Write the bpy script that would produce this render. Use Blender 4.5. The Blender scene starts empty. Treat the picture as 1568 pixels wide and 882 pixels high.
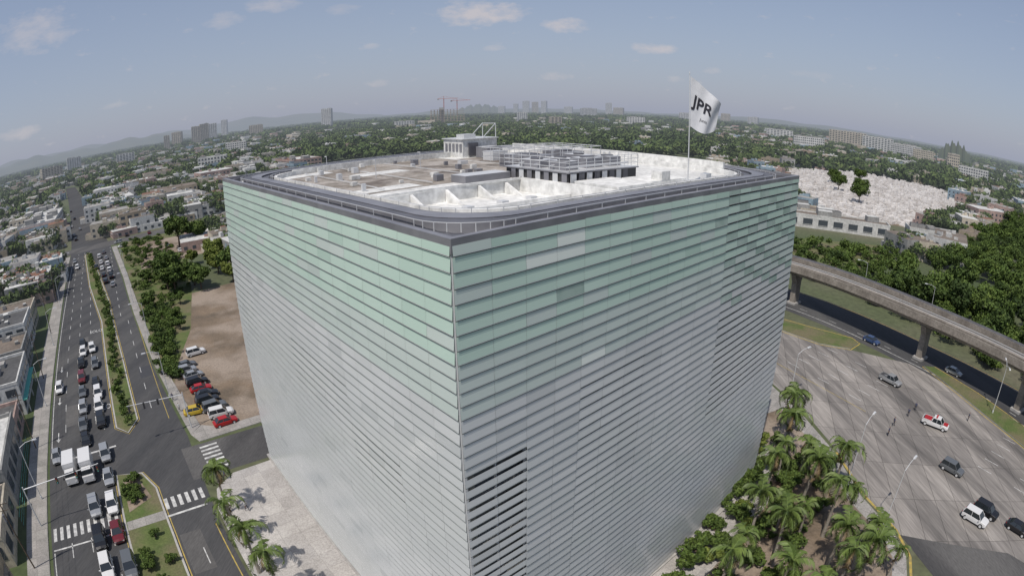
import bpy, math, random, bmesh
import numpy as np
from mathutils import Matrix, Vector
random.seed(7); rng=np.random.default_rng(7)
R_=math.radians
scn=bpy.context.scene
col=bpy.context.collection
# ------------------------------------------------------------ materials
def painted_haze(m, nt, shader_out, out):
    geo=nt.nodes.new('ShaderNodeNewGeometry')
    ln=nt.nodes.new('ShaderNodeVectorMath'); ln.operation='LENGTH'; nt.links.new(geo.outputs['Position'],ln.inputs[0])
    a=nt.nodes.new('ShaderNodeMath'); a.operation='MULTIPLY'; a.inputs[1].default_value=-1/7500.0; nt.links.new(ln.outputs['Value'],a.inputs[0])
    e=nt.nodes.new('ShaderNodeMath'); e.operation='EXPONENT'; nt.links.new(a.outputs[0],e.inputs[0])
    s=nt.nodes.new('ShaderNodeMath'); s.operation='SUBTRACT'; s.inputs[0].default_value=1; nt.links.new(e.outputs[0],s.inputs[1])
    em=nt.nodes.new('ShaderNodeEmission'); em.inputs[0].default_value=(.36,.395,.475,1); em.inputs[1].default_value=.92  # aerial haze painted into the surface as a glow, stronger with distance from origin
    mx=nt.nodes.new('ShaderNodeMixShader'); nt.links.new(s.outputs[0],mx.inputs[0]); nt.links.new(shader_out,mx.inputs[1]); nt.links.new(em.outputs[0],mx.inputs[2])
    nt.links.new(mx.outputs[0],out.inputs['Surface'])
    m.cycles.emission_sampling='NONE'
def M(name,c,rough=.8,c2=None,scale=.3,fine=0,haze=False,metal=0,alpha=1,spec=.4,tint=None,stretch=None,c3=None,scale3=.03,bump=0,c3r=(.42,.6)):
    m=bpy.data.materials.new(name); m.use_nodes=True; nt=m.node_tree; b=nt.nodes['Principled BSDF']; out=nt.nodes['Material Output']
    L=nt.links.new
    b.inputs['Roughness'].default_value=rough; b.inputs['Metallic'].default_value=metal; b.inputs['Alpha'].default_value=alpha
    b.inputs['Specular IOR Level'].default_value=spec
    b.inputs['Base Color'].default_value=(*c,1)
    tc=nt.nodes.new('ShaderNodeTexCoord'); vec=tc.outputs['Object']
    if stretch:
        mp=nt.nodes.new('ShaderNodeMapping'); mp.inputs['Rotation'].default_value=(0,0,stretch[0]); mp.inputs['Scale'].default_value=(stretch[1],stretch[2],1); L(vec,mp.inputs[0]); vec=mp.outputs[0]
    cur=None
    def noise(sc,d=3):
        n=nt.nodes.new('ShaderNodeTexNoise'); n.inputs['Scale'].default_value=sc; n.inputs['Detail'].default_value=d; n.inputs['Roughness'].default_value=.6; L(vec,n.inputs['Vector']); return n.outputs['Fac']
    def ramp(f,a,bb):
        r=nt.nodes.new('ShaderNodeMapRange'); r.inputs['From Min'].default_value=a; r.inputs['From Max'].default_value=bb; L(f,r.inputs['Value']); return r.outputs[0]
    def mix(f,A,B,mode='MIX'):
        x=nt.nodes.new('ShaderNodeMix'); x.data_type='RGBA'; x.blend_type=mode
        if isinstance(f,float): x.inputs[0].default_value=f
        else: L(f,x.inputs[0])
        for i,v in ((6,A),(7,B)):
            if isinstance(v,tuple): x.inputs[i].default_value=(*v,1)
            else: L(v,x.inputs[i])
        return x.outputs[2]
    if c2: cur=mix(ramp(noise(scale),.35,.65),c,c2)
    if c3: cur=mix(ramp(noise(scale3),*c3r),cur if cur else c,c3)
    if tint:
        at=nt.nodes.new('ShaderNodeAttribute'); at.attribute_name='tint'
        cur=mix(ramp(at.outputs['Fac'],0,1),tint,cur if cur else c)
    if fine:
        f=ramp(noise(fine,2),.25,.75)
        g=nt.nodes.new('ShaderNodeMapRange'); g.inputs['To Min'].default_value=.72; g.inputs['To Max'].default_value=1.2; L(f,g.inputs['Value'])
        cc=nt.nodes.new('ShaderNodeCombineColor'); [L(g.outputs[0],cc.inputs[i]) for i in range(3)]
        cur=mix(1.0,cur if cur else c,cc.outputs[0],'MULTIPLY')
    if cur: L(cur,b.inputs['Base Color'])
    if haze: painted_haze(m,nt,b.outputs[0],out)
    return m
def slabs(m,rot,w,h,dark=.6):
    nt=m.node_tree; b=nt.nodes['Principled BSDF']; L=nt.links.new
    tc=nt.nodes.new('ShaderNodeTexCoord'); mp=nt.nodes.new('ShaderNodeMapping'); mp.inputs['Rotation'].default_value=(0,0,rot); L(tc.outputs['Object'],mp.inputs[0])
    br=nt.nodes.new('ShaderNodeTexBrick'); br.offset=0; br.inputs['Scale'].default_value=1; br.inputs['Brick Width'].default_value=w; br.inputs['Row Height'].default_value=h
    br.inputs['Mortar Size'].default_value=.05; br.inputs['Color1'].default_value=(1,1,1,1); br.inputs['Color2'].default_value=(.76,.76,.77,1); br.inputs['Mortar'].default_value=(dark,dark,dark,1); L(mp.outputs[0],br.inputs[0])
    src=b.inputs['Base Color'].links[0].from_socket
    x=nt.nodes.new('ShaderNodeMix'); x.data_type='RGBA'; x.blend_type='MULTIPLY'; x.inputs[0].default_value=1; L(src,x.inputs[6]); L(br.outputs[0],x.inputs[7]); L(x.outputs[2],b.inputs['Base Color'])
    return m
mt={}
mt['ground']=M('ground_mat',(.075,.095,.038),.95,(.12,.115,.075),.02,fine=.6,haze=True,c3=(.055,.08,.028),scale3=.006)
mt['asph']=M('asphalt',(.046,.047,.05),.85,(.066,.066,.068),.25,fine=6,stretch=(R_(-41.4),1,.1),c3=(.085,.084,.083),scale3=.09,c3r=(.52,.66))
mt['asph2']=M('asphalt_old',(.075,.073,.073),.85,(.11,.107,.104),.12,fine=5,stretch=(R_(-41.4),1,.2),c3=(.055,.054,.055),scale3=.07,c3r=(.5,.6))
mt['conc']=slabs(M('road_concrete',(.33,.305,.28),.85,(.21,.195,.18),.42,fine=3,stretch=(R_(-22),1,.08),c3=(.12,.112,.106),scale3=.22,c3r=(.48,.66)),R_(-67.5),9,3.6,.42)
mt['plaza']=slabs(M('plaza_paving',(.46,.44,.42),.8,(.38,.36,.34),.3,fine=5),R_(-41.4),2.5,2.5,.75)
mt['walk']=slabs(M('sidewalk_concrete',(.36,.34,.32),.85,(.28,.27,.25),.4,fine=5),R_(-41.4),2,2,.7)
mt['kerb']=M('kerb_concrete',(.4,.39,.37),.85,(.3,.29,.28),1)
mt['dirt']=M('dirt',(.20,.15,.105),.95,(.12,.095,.07),.12,fine=2.5,c3=(.28,.23,.185),scale3=.07)
mt['grass']=M('grass',(.065,.105,.025),.95,(.11,.13,.045),.25,fine=4,c3=(.14,.125,.07),scale3=.12)
mt['white']=M('paint_white',(.6,.6,.58),.7,(.3,.3,.3),1.2)
mt['yellow']=M('paint_yellow',(.45,.33,.07),.7,(.25,.2,.08),1.5)
mt['roofw']=M('roof_white',(.68,.68,.66),.7,(.55,.55,.535),.4,fine=2.2)
mt['roofc']=M('roof_membrane_white',(.76,.76,.74),.7,(.62,.62,.605),.35,fine=1.5)
mt['roofd']=M('roof_stained',(.25,.22,.185),.9,(.14,.12,.105),.16,fine=2.2,c3=(.36,.33,.30),scale3=.28)
mt['metal']=M('metal_grey',(.27,.27,.29),.45,(.2,.2,.22),.5,metal=.3)
mt['metald']=M('metal_dark',(.12,.12,.135),.5,(.085,.085,.095),.5)
mt['metall']=M('metal_light',(.6,.61,.62),.4,metal=.2)
mt['black']=M('black_screen',(.05,.05,.053),.6)
mt['gglass']=M('glass_green_frit',(.50,.64,.565),.16,(.55,.68,.61),.12,spec=.6,tint=(.42,.56,.49))
mt['g2glass']=M('glass_pale_frit',(.53,.605,.575),.18,(.57,.64,.61),.1,spec=.6,tint=(.46,.535,.505))
mt['wglass']=M('glass_white_frit',(.575,.60,.60),.18,(.62,.64,.645),.08,spec=.6,tint=(.49,.515,.52))
mt['bglass']=M('glass_painted_reflection',(.68,.73,.69),.2)  # paler glass for a few panes, their bright reflection put into the colour
mt['lip']=M('panel_edge_bright',(.74,.77,.76),.3)
mt['gap']=M('panel_joint_dark',(.12,.14,.14),.5)
mt['dglass']=M('glass_clear',(.30,.40,.36),.1,(.42,.52,.48),.4,spec=.7)
mt['int']=M('interior_dark',(.15,.155,.16),.6,(.27,.275,.275),.35)
mt['slab']=M('floor_slab',(.48,.48,.46),.8)
mt['trunk']=M('bark',(.12,.09,.065),.9,(.08,.06,.045),2)
mt['ptrunk']=M('palm_trunk_bark',(.3,.27,.23),.9,(.2,.18,.15),3)
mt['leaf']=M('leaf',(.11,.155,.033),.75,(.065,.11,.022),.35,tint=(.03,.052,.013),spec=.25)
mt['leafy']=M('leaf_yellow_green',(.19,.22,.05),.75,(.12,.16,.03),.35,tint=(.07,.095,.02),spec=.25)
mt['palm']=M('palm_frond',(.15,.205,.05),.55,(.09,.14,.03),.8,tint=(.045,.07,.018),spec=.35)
mt['palmd']=M('palm_frond_dry',(.22,.16,.08),.8,(.15,.11,.06),.8)
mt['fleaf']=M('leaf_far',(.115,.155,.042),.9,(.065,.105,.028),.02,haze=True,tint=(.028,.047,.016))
mt['rail_conc']=M('viaduct_concrete',(.30,.27,.235),.85,(.19,.168,.145),.3,fine=2)
mt['track']=M('track_bed',(.11,.095,.08),.9,(.075,.065,.055),1)
mt['tyre']=M('tyre',(.02,.02,.02),.8); mt['cglass']=M('car_glass',(.02,.025,.03),.08,spec=.8)
mt['lampw']=M('headlamp',(.7,.7,.7),.2); mt['lampr']=M('taillamp',(.35,.02,.02),.3)
mt['skin']=M('skin',(.25,.14,.09),.6); mt['shirt']=M('shirt_cloth',(.06,.07,.12),.9); mt['shirt2']=M('shirt_white',(.5,.5,.5),.9); mt['pants']=M('trouser_cloth',(.03,.03,.04),.9); mt['hair']=M('hair',(.015,.01,.008),.7)
mt['flag']=M('flag_cloth',(.6,.61,.64),.85,(.54,.55,.58),1.5); mt['ink']=M('flag_ink',(.02,.02,.03),.8)
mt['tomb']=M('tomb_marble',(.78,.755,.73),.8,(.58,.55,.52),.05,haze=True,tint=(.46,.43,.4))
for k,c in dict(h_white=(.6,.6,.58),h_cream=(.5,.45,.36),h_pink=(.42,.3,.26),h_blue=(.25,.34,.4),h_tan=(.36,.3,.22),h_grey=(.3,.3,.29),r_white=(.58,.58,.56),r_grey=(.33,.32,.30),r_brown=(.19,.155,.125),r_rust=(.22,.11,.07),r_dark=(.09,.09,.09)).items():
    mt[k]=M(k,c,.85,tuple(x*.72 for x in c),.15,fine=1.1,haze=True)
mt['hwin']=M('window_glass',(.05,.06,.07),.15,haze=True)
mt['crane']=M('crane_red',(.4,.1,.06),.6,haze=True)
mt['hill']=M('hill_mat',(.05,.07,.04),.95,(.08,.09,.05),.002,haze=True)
mt['green_wall']=M('wall_teal',(.12,.42,.36),.8)
# ------------------------------------------------------------ mesh builder
class MB:
    def __init__(s): s.v=[]; s.f=[]; s.m=[]; s.mats=[]
    def mi(s,m):
        m=mt[m] if isinstance(m,str) else m
        if m not in s.mats: s.mats.append(m)
        return s.mats.index(m)
    def face(s,pts,m):
        k=len(s.v); s.v+= [tuple(p) for p in pts]; s.f.append(tuple(range(k,k+len(pts)))); s.m.append(s.mi(m))
    def box(s,c,size,m,rot=0,mtop=None,taper=1):
        cx,cy,z0=c; sx,sy,sz=size; ca,sa=math.cos(rot),math.sin(rot); k=len(s.v)
        for z,t in((z0,1),(z0+sz,taper)):
            for a,b in((-1,-1),(1,-1),(1,1),(-1,1)):
                x=a*sx/2*t; y=b*sy/2*t; s.v.append((cx+x*ca-y*sa,cy+x*sa+y*ca,z))
        i=s.mi(m); j=s.mi(mtop) if mtop else i
        for f,mm in(((0,3,2,1),i),((4,5,6,7),j),((0,1,5,4),i),((1,2,6,5),i),((2,3,7,6),i),((3,0,4,7),i)):
            s.f.append(tuple(k+q for q in f)); s.m.append(mm)
    def beam(s,p0,p1,w,m,w2=None,n=4):
        p0=Vector(p0);p1=Vector(p1); d=(p1-p0); 
        if d.length<1e-6:return
        d.normalize(); a=d.orthogonal().normalized()
        if abs(d.z)<.9: a=d.cross(Vector((0,0,1))).normalized()
        b=d.cross(a); k=len(s.v); w2=w if w2 is None else w2; i=s.mi(m)
        for p,ww in((p0,w),(p1,w2)):
            for q in range(n):
                t=2*math.pi*(q+.5)/n; s.v.append(tuple(p+(a*math.cos(t)+b*math.sin(t))*ww*.7))
        for q in range(n): s.f.append((k+q,k+(q+1)%n,k+n+(q+1)%n,k+n+q)); s.m.append(i)
        s.f.append(tuple(k+q for q in reversed(range(n)))); s.m.append(i); s.f.append(tuple(k+n+q for q in range(n))); s.m.append(i)
    def prism(s,pts,z0,z1,m,mside=None):
        ar=sum(pts[i][0]*pts[(i+1)%len(pts)][1]-pts[(i+1)%len(pts)][0]*pts[i][1] for i in range(len(pts)))
        if ar<0: pts=pts[::-1]
        k=len(s.v); n=len(pts); s.v+=[(p[0],p[1],z0) for p in pts]+[(p[0],p[1],z1) for p in pts]
        s.f.append(tuple(k+n+q for q in range(n))); s.m.append(s.mi(m)); i=s.mi(mside or m)
        for q in range(n): s.f.append((k+q,k+(q+1)%n,k+n+(q+1)%n,k+n+q)); s.m.append(i)
    def sweep(s,path,prof,mats,closed=False):
        n=len(path); k=len(s.v); P=len(prof)
        for i in range(n):
            a=path[i-1] if (i>0 or closed) else path[i]; b=path[(i+1)%n] if (i<n-1 or closed) else path[i]
            dx,dy=b[0]-a[0],b[1]-a[1]; l=math.hypot(dx,dy) or 1; rx,ry=dy/l,-dx/l
            for o,dz in prof: s.v.append((path[i][0]+rx*o,path[i][1]+ry*o,path[i][2]+dz))
        for i in range(n if closed else n-1):
            for q in range(P-1):
                a=k+i*P+q; b=k+((i+1)%n)*P+q
                s.f.append((a,b,b+1,a+1)); s.m.append(s.mi(mats if isinstance(mats,str) else mats[q]))
    def mesh(s,name,smooth=False):
        me=bpy.data.meshes.new(name); me.from_pydata(s.v,[],s.f)
        for m in s.mats: me.materials.append(m)
        me.polygons.foreach_set('material_index',s.m)
        if smooth: me.polygons.foreach_set('use_smooth',[True]*len(s.f))
        me.update(); return me
    def obj(s,name,smooth=False,parent=None,loc=None,rot=0):
        o=bpy.data.objects.new(name,s.mesh(name,smooth)); col.objects.link(o)
        if parent: o.parent=parent
        if loc: o.location=loc; o.rotation_euler=(0,0,rot)
        return o
def quads(name,V,mats,mi=None,tint=None):
    n=len(V); me=bpy.data.meshes.new(name)
    me.vertices.add(n*4); me.vertices.foreach_set('co',V.astype(np.float32).ravel())
    me.loops.add(n*4); me.loops.foreach_set('vertex_index',np.arange(n*4,dtype=np.int32))
    me.polygons.add(n); me.polygons.foreach_set('loop_start',np.arange(0,n*4,4,dtype=np.int32))
    for m in mats: me.materials.append(mt[m])
    if mi is not None: me.polygons.foreach_set('material_index',mi.astype(np.int32))
    if tint is not None:
        a=me.attributes.new('tint','FLOAT','FACE'); a.data.foreach_set('value',tint.astype(np.float32))
    me.update(calc_edges=True); me.validate(); return me
def link(name,me,loc=(0,0,0),rot=0,sc=1,parent=None):
    o=bpy.data.objects.new(name,me); col.objects.link(o); o.location=loc; o.rotation_euler=(0,0,rot); o.scale=(sc,sc,sc)
    if parent:o.parent=parent
    return o
def empty(name):
    o=bpy.data.objects.new(name,None); col.objects.link(o); return o
def P(s,n): return (-.662*s+.75*n,.75*s+.662*n)
AV=math.atan2(.75,-.662)
def smooth(pts,k=6):
    out=[]
    for i in range(len(pts)-1):
        p0=pts[max(i-1,0)];p1=pts[i];p2=pts[i+1];p3=pts[min(i+2,len(pts)-1)]
        for j in range(k):
            t=j/k; out.append(tuple(.5*((2*b)+(-a+c)*t+(2*a-5*b+4*c-d)*t*t+(-a+3*b-3*c+d)*t**3) for a,b,c,d in zip(p0,p1,p2,p3)))
    out.append(pts[-1]); return out
def patch(name,pts,z,m):
    b=MB(); ar=sum(pts[i][0]*pts[(i+1)%len(pts)][1]-pts[(i+1)%len(pts)][0]*pts[i][1] for i in range(len(pts)))
    if ar<0: pts=pts[::-1]
    b.face([(x,y,z) for x,y in pts],m); return b.obj(name)
# ------------------------------------------------------------ ground
b=MB(); b.face([(-16000,-4000,0),(16000,-4000,0),(16000,16000,0),(-16000,16000,0)],'ground'); b.obj('ground')
def band(name,pts,z,m):
    b=MB()
    for (s0,a0,b0),(s1,a1,b1) in zip(pts,pts[1:]):
        b.face([(*P(s0,a0),z),(*P(s0,b0),z),(*P(s1,b1),z),(*P(s1,a1),z)],m)
    return b.obj(name)
band('avenue_road',[(-20,-22,4),(60,-21.3,4),(84,-21.3,5),(120,-21.3,3.3),(160,-21.3,2.2),(210,-22,1.5),(284,-23,-1),(310,-24,-3),(420,-30,-10),(620,-44,-26),(900,-66,-50)],.012,'asph')
patch('cross_street_road',[P(71,3),P(80.5,3),P(80,17),P(79,40),P(78,110),P(70,110),P(70.5,17)],.016,'asph2')
patch('upper_cross_street_road',[P(283,-180),P(296,-180),P(300,-24),P(303,90),P(308,260),P(296,260),P(289,90),P(285,-24)],.018,'asph2')
lp=smooth([P(284,-30),P(262,-34),P(248,-52),P(262,-78),P(285,-92)])
b=MB(); b.sweep([(x,y,.02) for x,y in lp],[(-5,0),(5,0)],'asph'); b.obj('ramp_road')
med1=[P(91,-5.2),P(94,-7.2),P(125,-7.3),P(160,-7.6),P(207,-11.5),P(276,-14.8),P(278,-13),P(240,-9),P(182,-4.8),P(125,-3.2),P(95,-2.9)]
med2=[P(78.5,-8.8),P(77,-4.6),P(72,-3),P(60,-2.8),P(30,-3),P(-10,-3.2),P(-10,-9),P(40,-9),P(66,-9)]
for md in(med1,med2):
    q=MB(); q.prism(md,0,.15,'grass','kerb')
    q.sweep([(x,y,.155) for x,y in md],[(-.2,0),(.1,0)],'kerb',closed=True)
    q.sweep([(x,y,.02) for x,y in md],[(-.5,0),(-.35,0)],'yellow',closed=True); q.sweep([(x,y,.024) for x,y in md],[(.35,0),(.5,0)],'yellow',closed=True); q.obj('grass_median')
patch('mulch_bed',[P(76,-8),P(76,-5.4),P(70,-4),P(68,-8)],.17,'dirt')
patch('median_walkway',[P(66,-8.8),P(66,-3),P(64,-3),P(64,-8.8)],.165,'walk')
def walk(name,pts,m='walk'):
    q=MB(); q.prism(pts,0,.14,m,'kerb'); return q.obj(name)
walk('sidewalk',[P(-20,-22.2),P(-20,-25.5),P(280,-26.2),P(280,-23.2),P(160,-21.8),P(84,-21.8)])
walk('sidewalk',[P(84,5.6),P(86,7.8),P(120,5.6),P(160,4.8),P(210,4),P(280,2),P(280,-.6),P(210,2),P(160,2.6),P(120,3.8)])
walk('sidewalk',[P(81,6.5),P(84,5.6),P(86,8),P(83.5,11),P(83,45),P(81,45)])
walk('building_plaza',[P(-10,4.4),P(62,4.4),P(67,5.6),P(69.5,9),P(69.8,60),P(40,62),P(18,66),P(-10,52)],'plaza')
patch('dirt_parking_lot',[P(83,8),P(83,46),P(120,55),P(168,44),P(166,16),P(140,10.5),P(118,7.2),P(104,6.2)],.01,'dirt')
patch('grass_verge',[P(104,6.0),P(118,10),P(135,16),P(166,22),P(285,40),P(285,2.5),P(210,4.2),P(160,5)],.02,'grass')
patch('dirt_yard',[P(215,10),P(220,40),P(270,40),P(272,12)],.03,'dirt')
b=MB()
def dash(s0,s1,n,w=.14,m='white',z=.022): 
    b.face([(*P(s0,n-w/2),z),(*P(s0,n+w/2),z),(*P(s1,n+w/2),z),(*P(s1,n-w/2),z)],m)
for s in np.arange(-10,280,9):
    for n in(-17.9,-14.7,-11.3):
        if not 68<s<90: dash(s,s+3.2,n-(.6 if s>200 else 0))
    if s>92 or s<60: dash(s,s+3.2,.4 if s<160 else -1.5)
dash(-10,64,-20.9,.15); dash(92,275,-20.9,.15)
dash(92,150,3.0,.13,'yellow'); dash(-10,60,3.3,.15,'yellow')
for n in np.arange(-20.6,-9.2,1.15): dash(66.5,69.5,n,.55)
for n in np.arange(-2.2,3.6,1.1): dash(66.2,68.8,n,.55)
dash(87.6,88.1,-14.3,12.6); dash(64.4,64.8,.4,6); dash(64.4,64.7,-15,12)
for s in np.arange(72,80,1.15):
    b.face([(*P(s,6),.026),(*P(s+.5,6),.026),(*P(s+.5,9),.026),(*P(s,9),.026)],'white')
for s0 in (96,130,112):
    for n in(-19.5,-9.7):
        dash(s0,s0+2.6,n,.2); b.face([(*P(s0,n-.5),.024),(*P(s0,n+.5),.024),(*P(s0-1.1,n),.024)],'white')
b.obj('road_lane_markings')
for s0,s1,n0,n1 in((100,109,-18,-15),(52,60,-2,1),(140,150,-14,-12),(170,176,-1,2),(113,119,0,3)):
    patch('road_repair_patch',[P(s0,n0),P(s1,n0),P(s1,n1),P(s0,n1)],.017,'asph2' if s0%2==0 else 'black')
def ground_text(t,s,n,size):
    cu=bpy.data.curves.new('txt','FONT'); cu.body=t; cu.size=size; cu.align_x='CENTER'
    o=bpy.data.objects.new('tmp',cu); col.objects.link(o); bpy.context.view_layer.update()
    me=bpy.data.meshes.new_from_object(o); bpy.data.objects.remove(o)
    me.materials.clear(); me.materials.append(mt['white']); x,y=P(s,n)
    o=link('road_text_marking',me,(x,y,.026),R_(41.4)); o.scale=(.75,1.5,1)
ground_text('SOLO',103,-9.6,2.0); ground_text('SOLO',152,-9.6,2.0)
# ------------------------------------------------------------ right side roads
patch('asphalt_junction_road',[(48,30),(47.5,40),(62,34),(90,-10),(120,-60),(20,-60),(34,0)],.012,'asph2')
patch('concrete_road',[(47.5,40),(46.5,48),(48,60),(48,74),(46,86),(30,150),(20,175),(32,178),(46,140),(58,112),(62,105),(72,95),(83,86),(86,74),(86,49),(92,20),(96,-10),(76,0),(62,30)],.02,'conc')
VP=[(-12,250),(20,200),(50,158),(75,121),(88,88),(96.5,61),(102,31),(105,0),(106,-40)]
VS=smooth(VP,8)
b=MB(); b.sweep([(x,y,.014) for x,y in VS],[(-10,0),(7,0)],'asph'); b.sweep([(x,y,.03) for x,y in VS],[(4.6,0),(4.8,0)],'white'); b.sweep([(x,y,.03) for x,y in VS],[(-9.6,0),(-9.4,0)],'yellow')
for i in range(2,len(VS)-3,2): b.face([(VS[i][0]-3,VS[i][1],.03),(VS[i][0]-2.85,VS[i][1],.03),((VS[i][0]+VS[i+1][0])/2-2.85,(VS[i][1]+VS[i+1][1])/2,.03),((VS[i][0]+VS[i+1][0])/2-3,(VS[i][1]+VS[i+1][1])/2,.03)],'white')
b.obj('under_viaduct_road')
q=MB(); isl=[(86,84),(88.5,83),(91,70),(93,48),(94,10),(89,10),(87,40),(86,60)]; q.prism(isl,0,.15,'grass','kerb'); q.sweep([(x,y,.03) for x,y in isl],[(-.6,0),(-.35,0)],'yellow',closed=True);q.sweep([(x,y,.034) for x,y in isl],[(.35,0),(.6,0)],'yellow',closed=True); q.obj('grass_traffic_island')
lc=[(50,136),(62,116),(68,109),(76,101),(76,98),(72,95.5),(66,99),(61,106),(55,117)]
q=MB(); q.prism(lc,0,.15,'grass','kerb'); q.sweep([(x,y,.03) for x,y in lc],[(.3,0),(.6,0)],'yellow',closed=True); q.sweep([(x,y,.032) for x,y in lc],[(-.6,0),(-.3,0)],'yellow',closed=True); q.obj('grass_traffic_island')
q=MB(); q.prism([(45.5,86),(47,74),(47.3,60),(46,49),(46.8,41),(46,36),(42,29),(31,17),(14,10),(-4,8),(-4,24),(30,56),(38,72),(40,90)],0,.13,'walk','kerb')
q.sweep([(x,y,.04) for x,y in [(47.3,60),(46.3,49),(47.1,41),(46.3,36),(42.3,29)]],[(-.55,0),(-.15,0)],'yellow'); q.obj('sidewalk')
q=MB(); q.prism([(44,74),(45,60),(43.6,49),(44.6,41),(44,36.5),(40.5,31),(30,20),(14,13),(0,14),(2,24.5),(17,37),(32,51),(36.5,60),(38,72)],0,.17,'dirt','kerb'); q.obj('garden_bed')
b=MB(); d=Vector((.38,-.925)); nn=Vector((.925,.38))
def rl(p,a0,a1,off,w=.14,m='white',z=.028):
    o=Vector(p); A=o+d*a0+nn*(off-w/2); B=o+d*a0+nn*(off+w/2); C=o+d*a1+nn*(off+w/2); D=o+d*a1+nn*(off-w/2)
    b.face([(*A,z),(*D,z),(*C,z),(*B,z)],m)
for off in(3.4,6.8,10.2,13.6,17):
    for a in list(range(2,22,8))+list(range(48,70,8)): rl((50,92),a,a+3,off,.14)
rl((50,92),0,24,.8,.12,'yellow')
for k in np.arange(1,19,1.3): rl((50,92),64,66.6,k,.5)
b.obj('junction_lane_markings')
# ------------------------------------------------------------ main building
ZT=39.65
N=Vector((-2.8,25.6)); Lc=Vector((-34.9,62.7)); Rc=Vector((32.2,57.7)); Bc=Lc+Rc-N
LU=(Lc-N).length; LV=(Rc-N).length; uh=(Lc-N)/LU; vh=(Rc-N)/LV
def RL(u,v,z=0): p=N+uh*u+vh*v; return (p.x,p.y,z)
tower=empty('glass_office_building')
def facade(P0,P1,kind):
    d=(P1-P0); ln=d.length; d/=ln; o=Vector((d.y,-d.x)); c=(N+Bc)/2
    if o.dot(P0-c)<0: o=-o
    nb=20; W=ln/nb; rows=49; V=[];mi=[];tn=[]
    BT=[random.random() for _ in range(nb)]
    for i in range(nb):
        x0=i*W+.007; x1=(i+1)*W-.007; xm=(x0+x1)/2
        bt=BT[i//2]
        for r in range(rows):
            zt=ZT-.12-r*.8; t=4.5+random.uniform(-.4,.4); hh=.70
            m=0 if zt>33.4 else (6 if zt>30.6 else 1)
            if kind=='R':
                if xm<4.9 and zt<27.3: hh=.47
                elif 9.8<xm<19.8 and 8<zt<29.5: hh=.63 if xm<17.2 else .66
                elif xm>29.5 and zt>29: m=7 if (i*2+r*5)%7<2 else m; hh=.62
                elif xm>29.5 and zt>18: hh=.57
                elif xm>34: hh=.66
                if 4.9<xm<7.3 and r==2: m=2
                if 7.3<xm<9.8 and r in(1,2): m=2
                if 9.8<xm<12.3 and r==11: m=2
            elif kind=='L':
                if 8<xm<14 and 20<zt<24: hh=.58
                elif 14<xm<26 and 22.5<zt<27: hh=.60
                elif zt<26: hh=.67
                if xm>40 and zt<33: hh=.62
            if m==0 and r<7 and random.random()<.12: m=7 if random.random()<.15 else 6
            a=R_(t)
            A=P0+d*x0+o*.06; B=P0+d*x1+o*.06; s=math.sin(a)*hh; zb=zt-math.cos(a)*hh
            V.append([(*(A+o*s),zb),(*(B+o*s),zb),(B.x,B.y,zt),(A.x,A.y,zt)]); mi.append(m); tn.append(min(1,max(0,.45+.35*bt+random.uniform(-.15,.2)+ (random.random()<.05)*-.6)))
            z2=zb-.025; z3=zb-.08
            e=o*(s+.012)
            V.append([(*(A+e),z2),(*(B+e),z2),(*(B+e),zb),(*(A+e),zb)]); mi.append(3); tn.append(1)
            e2=o*(s+.004)
            V.append([(*(A+e2),z3),(*(B+e2),z3),(*(B+e2),z2),(*(A+e2),z2)]); mi.append(5); tn.append(1)
    me=quads('louvre_panels',np.array(V),['gglass','wglass','bglass','lip','metall','gap','g2glass','dglass'],np.array(mi),np.array(tn))
    link('louvre_panels_'+kind,me,parent=tower)
    q=MB()
    ang=math.atan2(d.y,d.x)
    for i in range(nb+1):
        p=P0+d*(i*W)-o*.12; q.box((p.x,p.y,0),(.07,.2,ZT-.3),'metall',ang)
    mid=P0+d*(ln/2)
    p=mid-o*1.3; q.box((p.x,p.y,0),(ln-3,.2,ZT-1.2),'int',ang)
    for z in np.arange(3.6,38.5,4.0):
        p=mid-o*.75; q.box((p.x,p.y,z),(ln-1.2,1.0,.32),'slab',ang)
    for i in range(0,nb+1,4):
        p=P0+d*min(max(i*W,.8),ln-.8)-o*.85; q.box((p.x,p.y,0),(.5,.5,ZT-1),'slab',ang)
    q.obj('structure_'+kind,parent=tower)
facade(N,Rc,'R'); facade(N,Lc,'L'); facade(Lc,Bc,'LB'); facade(Rc,Bc,'RB')
def rr(off,rad,n=9):
    a0,a1,b0,b1=off,LU-off,off,LV-off; pts=[]
    for cu,cv,st in((a0+rad,b0+rad,180),(a1-rad,b0+rad,270),(a1-rad,b1-rad,0),(a0+rad,b1-rad,90)):
        for k in range(n):
            t=R_(st+90*k/(n-1)); pts.append((cu+rad*math.cos(t),cv+rad*math.sin(t)))
    return pts
def ring(q,o1,r1,o2,r2,z0,z1,m,mside=None,n=9):
    A=rr(o1,r1,n);B=rr(o2,r2,n); K=len(A)
    for i in range(K):
        j=(i+1)%K
        q.face([RL(*A[i],z1),RL(*A[j],z1),RL(*B[j],z1),RL(*B[i],z1)][::-1],m)
        q.face([RL(*A[i],z0),RL(*A[j],z0),RL(*A[j],z1),RL(*A[i],z1)],mside or m)
        q.face([RL(*B[i],z0),RL(*B[j],z0),RL(*B[j],z1),RL(*B[i],z1)],mside or m)
q=MB()
ring(q,-.08,.02,.3,.02,38.9,ZT,'metal','metal',2)
PU0,PU1,PV0,PV1=6.2,17.6,5.0,20.5
def rect(u0,u1,v0,v1,z,m): q.face([RL(u0,v0,z),RL(u0,v1,z),RL(u1,v1,z),RL(u1,v0,z)],m)
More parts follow.
